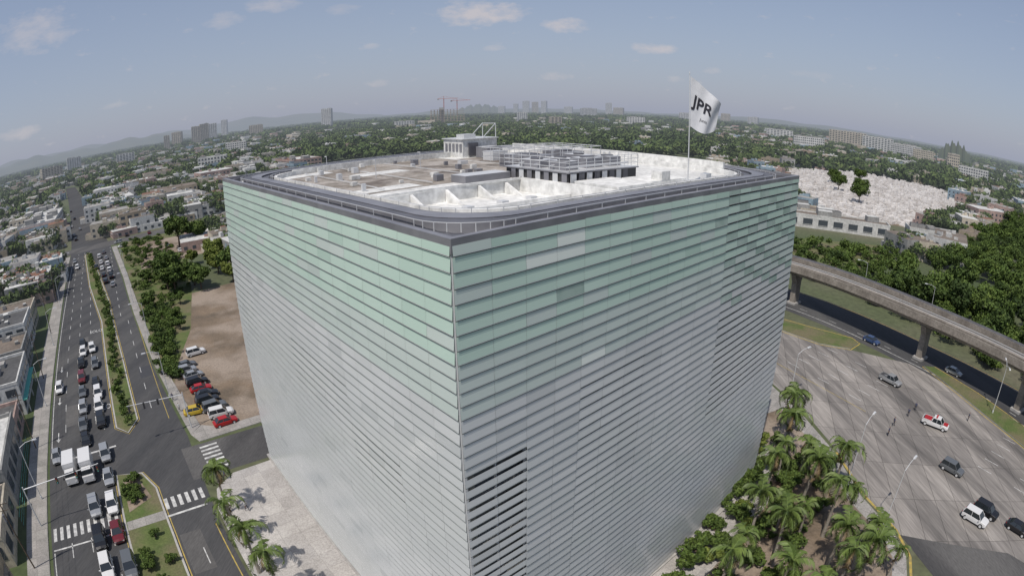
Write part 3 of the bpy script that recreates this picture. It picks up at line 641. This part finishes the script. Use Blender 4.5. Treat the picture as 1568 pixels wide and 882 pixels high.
forest('distant_tree_canopy',scatter(6600,600,2600,lambda a,D:(abs(a)<24 or random.random()<(.6 if a<0 else .75))),(6,13),(7,13),5,16,.17,'fleaf')
forest('far_tree_canopy',scatter(3600,2400,7500,lambda a,D:True),(9,17),(22,48),5,12,.2,'fleaf')
for x,y in((255,395),(232,352),(243,338),(300,420),(215,300)): tree(x,y,1,1.3)
patch('cemetery_ground',cem,.02,'dirt')
cp=fill(cem,8200); V=[];tn=[]
for x,y in cp:
    w,d,h=random.uniform(1.1,1.8),random.uniform(2.3,3),random.uniform(.5,1.7) if random.random()<.9 else 2.8; a=.45
    ca,sa=math.cos(a),math.sin(a); x=round(x/2.2)*2.2+random.uniform(-.3,.3)
    c=[(x+i*w/2*ca-j*d/2*sa,y+i*w/2*sa+j*d/2*ca) for i,j in((-1,-1),(1,-1),(1,1),(-1,1))]; t=random.random()**.5
    V.append([(*p,h) for p in c]); tn.append(t)
    for i in range(4): V.append([(*c[i],0),(*c[(i+1)%4],0),(*c[(i+1)%4],h),(*c[i],h)]); tn.append(t)
link('cemetery_tombs',quads('cemetery_tombs',np.array(V),['tomb'],None,np.array(tn)))
def ridge(name,az0,az1,D,hf,seed):
    q=MB(); n=60; pts=[]
    for i in range(n+1):
        t=i/n; az=az0+(az1-az0)*t; pts.append((at(az,D),at(az,D-1400 if D>3000 else D-300),hf(t)*(1+.12*math.sin(t*37+seed)+.08*math.sin(t*71+seed))*math.sin(math.pi*t)**.5))
    for i in range(n):
        (a,a2,h),(c,c2,h2)=pts[i],pts[i+1]
        q.face([(*a2,0),(*c2,0),(*c,h2),(*a,h)],'hill')
        e=(a[0]*1.15,a[1]*1.15);f=(c[0]*1.15,c[1]*1.15); q.face([(*a,h),(*c,h2),(*f,0),(*e,0)],'hill')
    q.obj(name,True)
ridge('hills',-60,-12,11500,lambda t:150+110*math.sin(t*4.5+1)**2,1)
ridge('hills',-58,-30,8500,lambda t:110+60*math.sin(t*6)**2,2)
ridge('hills',-5.5,-.5,7500,lambda t:120,3)
ridge('hills',12,60,9500,lambda t:55+25*math.sin(t*7),4)
ridge('hills',43.5,47.2,1900,lambda t:58,5)
ridge('hills',-14,16,10000,lambda t:70,6)
# ------------------------------------------------------------ viaduct
va=empty('elevated_rail_viaduct'); q=MB(); path=[(x,y,8.0) for x,y in VS]
prof=[(-4.3,2.7),(-4.3,1.2),(-2.4,.9),(-1.9,-.2),(1.9,-.2),(2.4,.9),(4.3,1.2),(4.3,2.7),(4.05,2.7),(4.05,1.6),(-4.05,1.6),(-4.05,2.7),(-4.3,2.7)]
mats=['rail_conc']*9+['track']+['rail_conc']*2
q.sweep(path,prof,mats)
for off in(-2.9,-1.5,1.5,2.9): q.sweep(path,[(off-.05,1.61),(off-.05,1.78),(off+.05,1.78),(off+.05,1.61)],'metall')
q.sweep(path,[(-.5,1.61),(-.5,1.95),(.5,1.95),(.5,1.61)],'rail_conc')
q.sweep(path,[(-4.2,2.72),(-4.2,3.2),(-4.15,3.2),(-4.15,2.72)],'metal')
q.obj('deck_and_tracks',parent=va)
q=MB()
for px_,py_ in((20,200),(50,158),(73,124),(88,88),(96,62.5),(102,33),(105,0)):
    i=min(range(len(VS)),key=lambda k:math.dist(VS[k],(px_,py_))); x,y=VS[i]; j=min(i+1,len(VS)-1); i0=max(i-1,0); an=math.atan2(VS[j][1]-VS[i0][1],VS[j][0]-VS[i0][0])
    q.box((x,y,0),(1.5,2.4,5.7),'rail_conc',an); k=len(q.v)
    q.box((x,y,5.7),(1.5,2.4,2.1),'rail_conc',an,taper=1.0)
    for v in range(k+4,k+8):
        vx,vy=q.v[v][0]-x,q.v[v][1]-y; ny=-vx*math.sin(an)+vy*math.cos(an); s=(4.2/2.4); q.v[v]=(q.v[v][0]-math.sin(an)*ny*(s-1),q.v[v][1]+math.cos(an)*ny*(s-1),q.v[v][2])
    q.box((x,y,0),(2.6,3.4,.5),'kerb',an)
q.obj('piers',parent=va)
# ------------------------------------------------------------ vehicles
PAINT={k:M('car_paint_'+k,c,.25,spec=.6,metal=mm) for k,c,mm in(('white',(.6,.6,.6),0),('silver',(.36,.37,.38),.4),('grey',(.14,.15,.16),.3),('black',(.012,.012,.014),0),('red',(.34,.012,.012),0),('darkred',(.12,.015,.02),0),('blue',(.04,.07,.16),.2),('yellow',(.45,.32,.03),0))}
CM={}
def car_mesh(kind,colr):
    if (kind,colr) in CM: return CM[kind,colr]
    q=MB(); p=PAINT[colr]
    if kind=='sedan': st=[(-2.25,.66,.4,.74),(-2.15,.82,.3,.9),(-1.5,.88,.24,.95),(-.6,.9,.22,.94),(.5,.9,.22,.92),(1.2,.88,.22,.88),(1.9,.84,.25,.76),(2.2,.72,.32,.62)]; cab=(-1.85,1.1,-1.15,.35,.92,1.43)
    elif kind=='suv': st=[(-2.3,.72,.45,.95),(-2.2,.88,.36,1.05),(-1.4,.93,.3,1.08),(0,.94,.28,1.07),(1.2,.92,.28,1.04),(2.0,.88,.32,.95),(2.3,.76,.4,.78)]; cab=(-2.2,1.2,-1.9,.5,1.05,1.74)
    else: st=[(-2.7,.8,.5,1.0),(-2.6,.9,.42,1.08),(-1.3,.94,.34,1.1),(0,.95,.34,1.08),(1.4,.93,.34,1.06),(2.3,.88,.36,.98),(2.65,.76,.45,.8)]; cab=(-.75,1.5,-.55,.85,1.06,1.78)
    rings=[]
    for x,hw,zb,zt in st:
        zm=zb+(zt-zb)*.55; sec=[(-hw*.85,zb),(-hw,zb+.1),(-hw,zm),(-hw*.96,zt-.06),(-hw*.86,zt),(0,zt+.03),(hw*.86,zt),(hw*.96,zt-.06),(hw,zm),(hw,zb+.1),(hw*.85,zb)]
        rings.append([(x,a,c) for a,c in sec])
    k=len(q.v); [q.v.extend(r) for r in rings]; n=11; i=q.mi(p)
    for a in range(len(rings)-1):
        for c in range(n): q.f.append((k+a*n+c,k+a*n+(c+1)%n,k+(a+1)*n+(c+1)%n,k+(a+1)*n+c)); q.m.append(i)
    q.f.append(tuple(range(k,k+n))); q.m.append(i); q.f.append(tuple(range(k+(len(rings)-1)*n,k+len(rings)*n))[::-1]); q.m.append(i)
    b0,b1,t0,t1,zb,zt=cab; wb,wt=.8 if kind=='sedan' else .86,.6 if kind=='sedan' else .7
    B=[(b0,-wb,zb),(b1,-wb,zb),(b1,wb,zb),(b0,wb,zb)]; T=[(t0,-wt,zt),(t1,-wt,zt),(t1,wt,zt),(t0,wt,zt)]
    for a in range(4): q.face([B[a],B[(a+1)%4],T[(a+1)%4],T[a]],'cglass')
    q.box(((t0+t1)/2,0,zt-.03),(t1-t0+.08,wt*2+.06,.07),p,taper=.94)
    for a in range(4): q.beam(B[a],T[a],.055,p)
    for sg in(-1,1):
        xm=(b0+b1)/2-.1; q.beam((xm,sg*wb,zb),((t0+t1)/2,sg*wt,zt),.05,p); q.box(((b1-.25),sg*(wb+.16),zb),(.14,.2,.14),p)
        for x in(st[0][0]+.85,st[-1][0]-.85):
            r=.33 if kind=='sedan' else .38
            q.beam((x,sg*(.7),r),(x,sg*(.93),r),r/.7,'tyre',n=14); q.beam((x,sg*.92,r),(x,sg*.945,r),r*.6/.7,'metall',n=10)
        x1=st[-1][0]-.08; z1=st[-1][3]-.03; q.box((x1,sg*.56,z1-.1),(.16,.3,.13),'lampw'); x0=st[0][0]+.04; q.box((x0,sg*.6,st[0][3]-.12),(.12,.24,.16),'lampr')
    q.box((st[-1][0]-.02,0,.42),(.06,1.0,.16),'black')
    if kind=='pickup': q.box((-1.68,0,1.09),(1.75,1.6,.03),'black'); q.box((-1.68,.86,1.1),(1.8,.1,.1),p); q.box((-1.68,-.86,1.1),(1.8,.1,.1),p); q.box((-2.58,0,1.1),(.08,1.7,.1),p)
    CM[kind,colr]=q.mesh('car_mesh',False); return CM[kind,colr]
def car(x,y,rot,kind='sedan',colr='white',name='car'): 
    o=link(name,car_mesh(kind,colr),(x,y,.02),rot,random.uniform(.97,1.04)); return o
DN=AV+math.pi
LN=[('suv','white'),('suv','black'),('sedan','silver'),('sedan','black'),('sedan','white'),('suv','silver'),('sedan','grey'),('pickup','black'),('sedan','darkred'),('suv','grey')]
for i,(s,n,kd,cl) in enumerate([(137,-13.6,'suv','white'),(138,-10.7,'suv','white'),(127,-10.5,'suv','grey'),(130,-13.8,'pickup','black'),(120.5,-13.6,'suv','darkred'),(118,-19.3,'suv','white'),(110,-10.2,'suv','white'),(115.8,-10.4,'sedan','black'),(105,-13.6,'suv','silver'),(103.8,-10.2,'suv','white'),(98,-13.7,'pickup','grey'),(97.5,-10.2,'suv','black'),(89,-19.4,'sedan','silver'),(85,-10.3,'suv','silver'),(71,-13.2,'suv','silver'),(70.5,-10.2,'suv','white'),(64,-10.2,'sedan','darkred'),(63.5,-13.2,'suv','black'),(57.5,-13.2,'suv','white'),(56.5,-10,'suv','grey'),(113,-13.7,'sedan','grey'),(78,-10.4,'sedan','silver'),(50,-13.3,'sedan','silver'),(50,-10.2,'suv','white'),(144,-13.8,'sedan','black'),(92,-13.6,'sedan','black'),(246,-18,'suv','white'),(262,-20,'sedan','silver')]):
    x,y=P(s,n+random.uniform(-.25,.25)); car(x,y,DN+random.uniform(-.04,.04),kd,cl)
for s,n in((200,-2.4),(207,-5),(213,-2.6),(219,-5.6),(225,-3.1),(232,-6.2),(238,-3.6),(245,-6.6),(252,-4),(259,-7.3),(268,-5)):
    x,y=P(s,n); car(x,y,AV,*random.choice(LN))
for s,n in((330,-22),(350,-24),(372,-21),(395,-28),(440,-28),(480,-36)): x,y=P(s,n); car(x,y,AV,*random.choice(LN))
def truck(x,y,rot):
    q=MB(); w=PAINT['white']
    q.box((-1.0,0,.9),(4.6,2.2,2.2),w,taper=.985); q.box((-1.0,0,.6),(4.8,1.1,.3),'metald'); q.box((2.3,0,.55),(1.7,2.05,1.0),w,taper=.97); q.box((2.1,0,1.55),(1.25,1.95,.75),'cglass',taper=.85); q.box((2.05,0,2.28),(1.05,1.65,.08),w)
    for xx in(-2.2,2.3):
        for sg in(-1,1): q.beam((xx,sg*.75,.45),(xx,sg*1.05,.45),.45/.7,'tyre',n=14); q.beam((xx,sg*1.04,.45),(xx,sg*1.07,.45),.3,'metall',n=10)
    for sg in(-1,1): q.box((3.14,sg*.75,.8),(.06,.3,.2),'lampw'); q.box((-3.32,sg*.9,.9),(.05,.2,.2),'lampr'); q.beam((2.7,sg*1.0,1.5),(2.8,sg*1.25,1.6),.06,'black'); q.box((2.8,sg*1.3,1.4),(.08,.2,.4),'black')
    q.obj('box_truck',loc=(x,y,.02),rot=rot)
truck(*P(82,-16.6),DN); truck(*P(81.3,-13.5),DN)
RP=AV+math.pi/2
for s,n,kd,cl in((84,12,'sedan','red'),(87.2,11.8,'suv','white'),(90.2,11.4,'suv','grey'),(93.1,11.2,'suv','black'),(96,11.2,'sedan','black'),(99,10.8,'sedan','red'),(102,10.8,'suv','black'),(106,10.6,'sedan','silver'),(109,10.4,'suv','silver'),(112,10.6,'sedan','grey'),(117.5,13.5,'suv','white'),(90.8,8.1,'sedan','yellow')):
    x,y=P(s,n+random.uniform(-.5,.5)); car(x,y,RP+math.pi+random.uniform(-.1,.1),kd,cl,'parked_car')
RT=math.atan2(-.925,.38)
for x,y,kd,cl,nm in((72,79,'pickup','silver','pickup_truck'),(65,49.5,'suv','grey','car'),(60.8,38,'suv','white','car'),(63.8,38.5,'suv','black','car'),(66.8,33,'sedan','black','car'),(80,98,'sedan','blue','car'),(91.5,79,'sedan','silver','car')): car(x,y,RT+random.uniform(-.05,.05),kd,cl,nm)
o1=car(71,62,RT+.25,'pickup','white','police_pickup_truck')
q=MB(); q.box((0,0,1.84),(.3,1.2,.14),'lampr'); q.box((2.0,0,1.09),(.9,1.2,.015),PAINT['red']); q.box((-1.6,0,1.13),(1.4,1.5,.1),PAINT['red']); o=q.obj('light_bar'); o.parent=o1
for k in range(34):
    az=random.uniform(-50,-30); D=random.uniform(230,520); x,y=at(az,D); 
    car(x,y,AV+random.choice([0,math.pi/2]),*random.choice(LN),name='parked_car')
# ------------------------------------------------------------ street furniture
def lamp(x,y,rot,h=10,arm=2.6,double=False,name='street_lamp'):
    q=MB(); q.beam((0,0,0),(0,0,h),.13,'metall',.07,8); q.beam((0,0,0),(0,0,.5),.25,'metall',.25,8)
    for sg in((1,-1) if double else (1,)):
        q.beam((0,0,h-.1),(sg*arm*.5,0,h+.45),.07,'metall',.06,6); q.beam((sg*arm*.5,0,h+.45),(sg*arm,0,h+.55),.06,'metall',.05,6); q.box((sg*(arm+.35),0,h+.45),(.9,.32,.16),'metall',taper=.8)
    q.obj(name,loc=(x,y,.1),rot=rot)
lamp(46,53,.6,9); lamp(45.5,42,.5,9); lamp(46.5,76,.4,9); lamp(88.5,62,.9,9.5,2.2,True); lamp(90,40,.9,9.5,2.2,True); lamp(103,135,2.5,8); lamp(112,112,2.6,8)
for s in(45,78,112,150,190,232): lamp(*P(s,-22.8),AV-math.pi/2,9)
for s in(100,135,172,212,255): lamp(*P(s,4.6 if s<160 else 3.2),AV+math.pi/2,9)
def upole(x,y,rot):
    q=MB(); q.beam((0,0,0),(0,0,11),.17,'trunk',.11,8); q.beam((-1.1,0,10.2),(1.1,0,10.2),.08,'trunk'); q.beam((-.8,0,9.3),(.8,0,9.3),.07,'trunk'); q.beam((.35,0,7.8),(.35,0,8.8),.25,'metal',n=10)
    for a in(-1,-.4,.4,1): q.beam((a,0,10.25),(a,0,10.5),.05,'metall')
    q.obj('utility_pole',loc=(x,y,0),rot=rot)
ups=[30,62,95,128,162,196,230,264]
for s in ups: upole(*P(s,-24.4),AV+math.pi/2)
q=MB()
for a,c in zip(ups,ups[1:]):
    for off in(-1,0,1):
        for k in range(6):
            t0,t1=k/6,(k+1)/6; z=lambda t:10.5-.7*4*t*(1-t); q.beam((*P(a+(c-a)*t0,-24.4+off),z(t0)),(*P(a+(c-a)*t1,-24.4+off),z(t1)),.022,'black')
q.obj('overhead_power_lines')
def signal(x,y,rot,arm=12):
    q=MB(); q.beam((0,0,0),(0,0,6.6),.17,'metall',.13,8); q.beam((0,0,6.2),(arm,0,6.9),.12,'metall',.07,8)
    for a in(arm*.45,arm*.7,arm*.97):
        q.box((a,0,5.7),(.34,.3,1.05),'black'); 
        for z,m in((6.5,'lampr'),(6.2,'yellow'),(5.9,'green_wall')): q.beam((a,-.16,z),(a,-.22,z),.12,m,n=8)
    q.obj('traffic_signal',loc=(x,y,.1),rot=rot)
signal(*P(71,-23),R_(41.4),13); signal(*P(86,6.2),R_(41.4)+math.pi,10)
# ------------------------------------------------------------ people
def person_mesh(walk,shirt):
    me=bpy.data.meshes.new('p'); v=[];e=[];r=[]
    def add(p,rad,par=None):
        v.append(p); r.append(rad); 
        if par is not None: e.append((par,len(v)-1))
        return len(v)-1
    pel=add((0,0,.95),.15); ch=add((0,.02,1.25),.16,pel); sh=add((0,.02,1.42),.14,ch); nk=add((0,.02,1.52),.055,sh); hd=add((0,.0,1.62),.1,nk); ht=add((0,0,1.72),.085,hd); add((0,-.1,1.63),.02,hd)
    for sg in(-1,1):
        w=.28*sg*walk
        hip=add((.1*sg,0,.9),.1,pel); kn=add((.11*sg,-w*.6-.03,.5),.065,hip); an=add((.11*sg,-w+.02,.09),.04,kn); add((.12*sg,-w-.15,.04),.035,an)
        s=add((.2*sg,.02,1.4),.06,sh); el=add((.26*sg,.04+w*.3,1.12),.045,s); wr=add((.27*sg,-.06+w*.6,.88),.03,el); pm=add((.27*sg,-.07+w*.6,.8),.03,wr)
        for f in range(4): add((.27*sg+(f-1.5)*.012,-.08+w*.6+(f-1.5)*.012,.71+.005*abs(f-1.5)),.009,pm)
        add((.25*sg,-.12+w*.6,.77),.01,pm)
    me.from_pydata(v,e,[]); o=bpy.data.objects.new('tmp',me); col.objects.link(o)
    m=o.modifiers.new('s','SKIN'); m.use_smooth_shade=True
    for i,x in enumerate(me.skin_vertices[0].data): x.radius=(r[i],r[i]*.8); x.use_root=(i==0)
    o.modifiers.new('ss','SUBSURF').levels=1
    bpy.context.view_layer.update(); dg=bpy.context.evaluated_depsgraph_get(); nm=bpy.data.meshes.new_from_object(o.evaluated_get(dg)); bpy.data.objects.remove(o)
    nm.materials.clear()
    for k in('pants',shirt,'skin','hair'): nm.materials.append(mt[k])
    for p in nm.polygons:
        z=p.center.z; x=abs(p.center.x); p.material_index=0 if z<.95 and x<.2 else (3 if z>1.66 or (z>1.58 and p.center.y>.03) else (2 if z>1.48 or (x>.2 and z<1.1) else 1))
    return nm
PE=[person_mesh(0,'shirt'),person_mesh(1,'shirt'),person_mesh(1,'shirt2')]
for x,y,k,rt in((59.5,62,0,.5),(62.5,64.5,1,1.2),(67.5,66.5,0,2),(70.5,68,1,2.4),(80,61.5,0,4)): link('person',PE[k],(x,y,.03),rt)
for s,n,k in((98,5,1),(93,5.4,2),(68.5,7.5,1),(110,4.9,0),(60,8,2),(125,4.2,1)): x,y=P(s,n); link('person',PE[k],(x,y,.14),random.random()*6)
# ------------------------------------------------------------ world, sun, camera
SD=Vector((-.50,-.866,0)).normalized(); EL=R_(60)
w=bpy.data.worlds.new("World"); scn.world=w; w.use_nodes=True; nt=w.node_tree; bg=nt.nodes['Background']; L=nt.links.new
sky=nt.nodes.new('ShaderNodeTexSky'); sky.sky_type='NISHITA'; sky.sun_disc=False; sky.sun_elevation=EL; sky.sun_rotation=math.atan2(SD.x,SD.y); sky.air_density=1.0; sky.dust_density=1.0; sky.ozone_density=1.4
tc=nt.nodes.new('ShaderNodeTexCoord'); sp=nt.nodes.new('ShaderNodeSeparateXYZ'); L(tc.outputs['Generated'],sp.inputs[0])
def mth(op,a,b_=None,clamp=False):
    n=nt.nodes.new('ShaderNodeMath'); n.operation=op; n.use_clamp=clamp
    for i,vv in enumerate((a,b_)):
        if vv is None: continue
        if isinstance(vv,(int,float)): n.inputs[i].default_value=vv
        else: L(vv,n.inputs[i])
    return n.outputs[0]
az=mth('ARCTAN2',sp.outputs[0],sp.outputs[1]); el=mth('ARCSINE',sp.outputs[2])
cv=nt.nodes.new('ShaderNodeCombineXYZ'); L(az,cv.inputs[0]); L(mth('MULTIPLY',el,2.2),cv.inputs[1])
no=nt.nodes.new('ShaderNodeTexNoise'); no.inputs['Scale'].default_value=26; no.inputs['Detail'].default_value=7; no.inputs['Roughness'].default_value=.62; L(cv.outputs[0],no.inputs['Vector'])
tot=None
for a,e_,wa,we,st in((-48.3,12.4,5.5,2.6,.4),(-28.3,10.8,2.6,1.1,.35),(-23.5,12,3.5,1.0,.4),(-16.5,11,2,.7,.3),(-13.5,7,1.2,.4,.3),(-2.8,9.9,6,1.7,.75),(5.6,8.6,3,1.0,.65),(14.3,6.4,2.7,.8,.65),(4.9,3.4,2,.6,.45),(-1.6,6.3,1.5,.4,.35),(-13,3.2,1.7,.5,.4),(16.3,3.4,1.3,.5,.4),(20,4.5,1.3,.45,.4),(-50,3.2,3,.8,.45),(-40,4,2,.4,.25),(30,5,3,.5,.15)):
    x=mth('DIVIDE',mth('SUBTRACT',az,R_(a)),R_(wa)); y=mth('DIVIDE',mth('SUBTRACT',el,R_(e_)),R_(we))
    f=mth('SUBTRACT',1,mth('ADD',mth('MULTIPLY',x,x),mth('MULTIPLY',y,y)),True)
    f=mth('MULTIPLY',mth('MULTIPLY',mth('ADD',mth('MULTIPLY',f,1.3),mth('MULTIPLY',mth('SUBTRACT',no.outputs['Fac'],.62),3.2)),.9,True),st)
    tot=f if tot is None else mth('MAXIMUM',tot,f)
# low haze layer towards the horizon
hz=mth('SUBTRACT',1,mth('DIVIDE',mth('ABSOLUTE',el),R_(36)),True); hz=mth('ADD',mth('MULTIPLY',mth('POWER',hz,2.2),.58),.3)
hm=nt.nodes.new('ShaderNodeMix'); hm.data_type='RGBA'; L(hz,hm.inputs[0]); L(sky.outputs[0],hm.inputs[6]); hm.inputs[7].default_value=(3.05,3.3,4.25,1)
mx=nt.nodes.new('ShaderNodeMix'); mx.data_type='RGBA'; L(tot,mx.inputs[0]); L(hm.outputs[2],mx.inputs[6]); mx.inputs[7].default_value=(5.4,5.0,5.1,1)
L(mx.outputs[2],bg.inputs[0]); bg.inputs[1].default_value=.11
sl=bpy.data.lights.new('sun','SUN'); sl.energy=3.8; sl.angle=R_(.53); sl.color=(1,.93,.84); so=bpy.data.objects.new('sun',sl); col.objects.link(so)
sv=Vector((SD.x*math.cos(EL),SD.y*math.cos(EL),math.sin(EL))); so.rotation_euler=sv.to_track_quat('Z','Y').to_euler(); so.location=(0,0,200)
F=874.8; cd=bpy.data.cameras.new("camera"); cam=bpy.data.objects.new("camera",cd); col.objects.link(cam)
cam.matrix_world=Matrix.Translation((0,0,45.5))@Matrix.Rotation(math.radians(90-17.914),4,'X')@Matrix.Rotation(R_(-.683),4,'Z')
cd.type='PANO'; cd.panorama_type='FISHEYE_EQUISOLID'; cd.fisheye_lens=F/1568*36; cd.fisheye_fov=math.pi; cd.sensor_width=36; cd.sensor_height=36*575/1024; cd.sensor_fit='HORIZONTAL'; cd.clip_end=40000; cd.lens=18
scn.camera=cam
scn.view_settings.view_transform='Standard'; scn.view_settings.look='None'; scn.view_settings.exposure=0
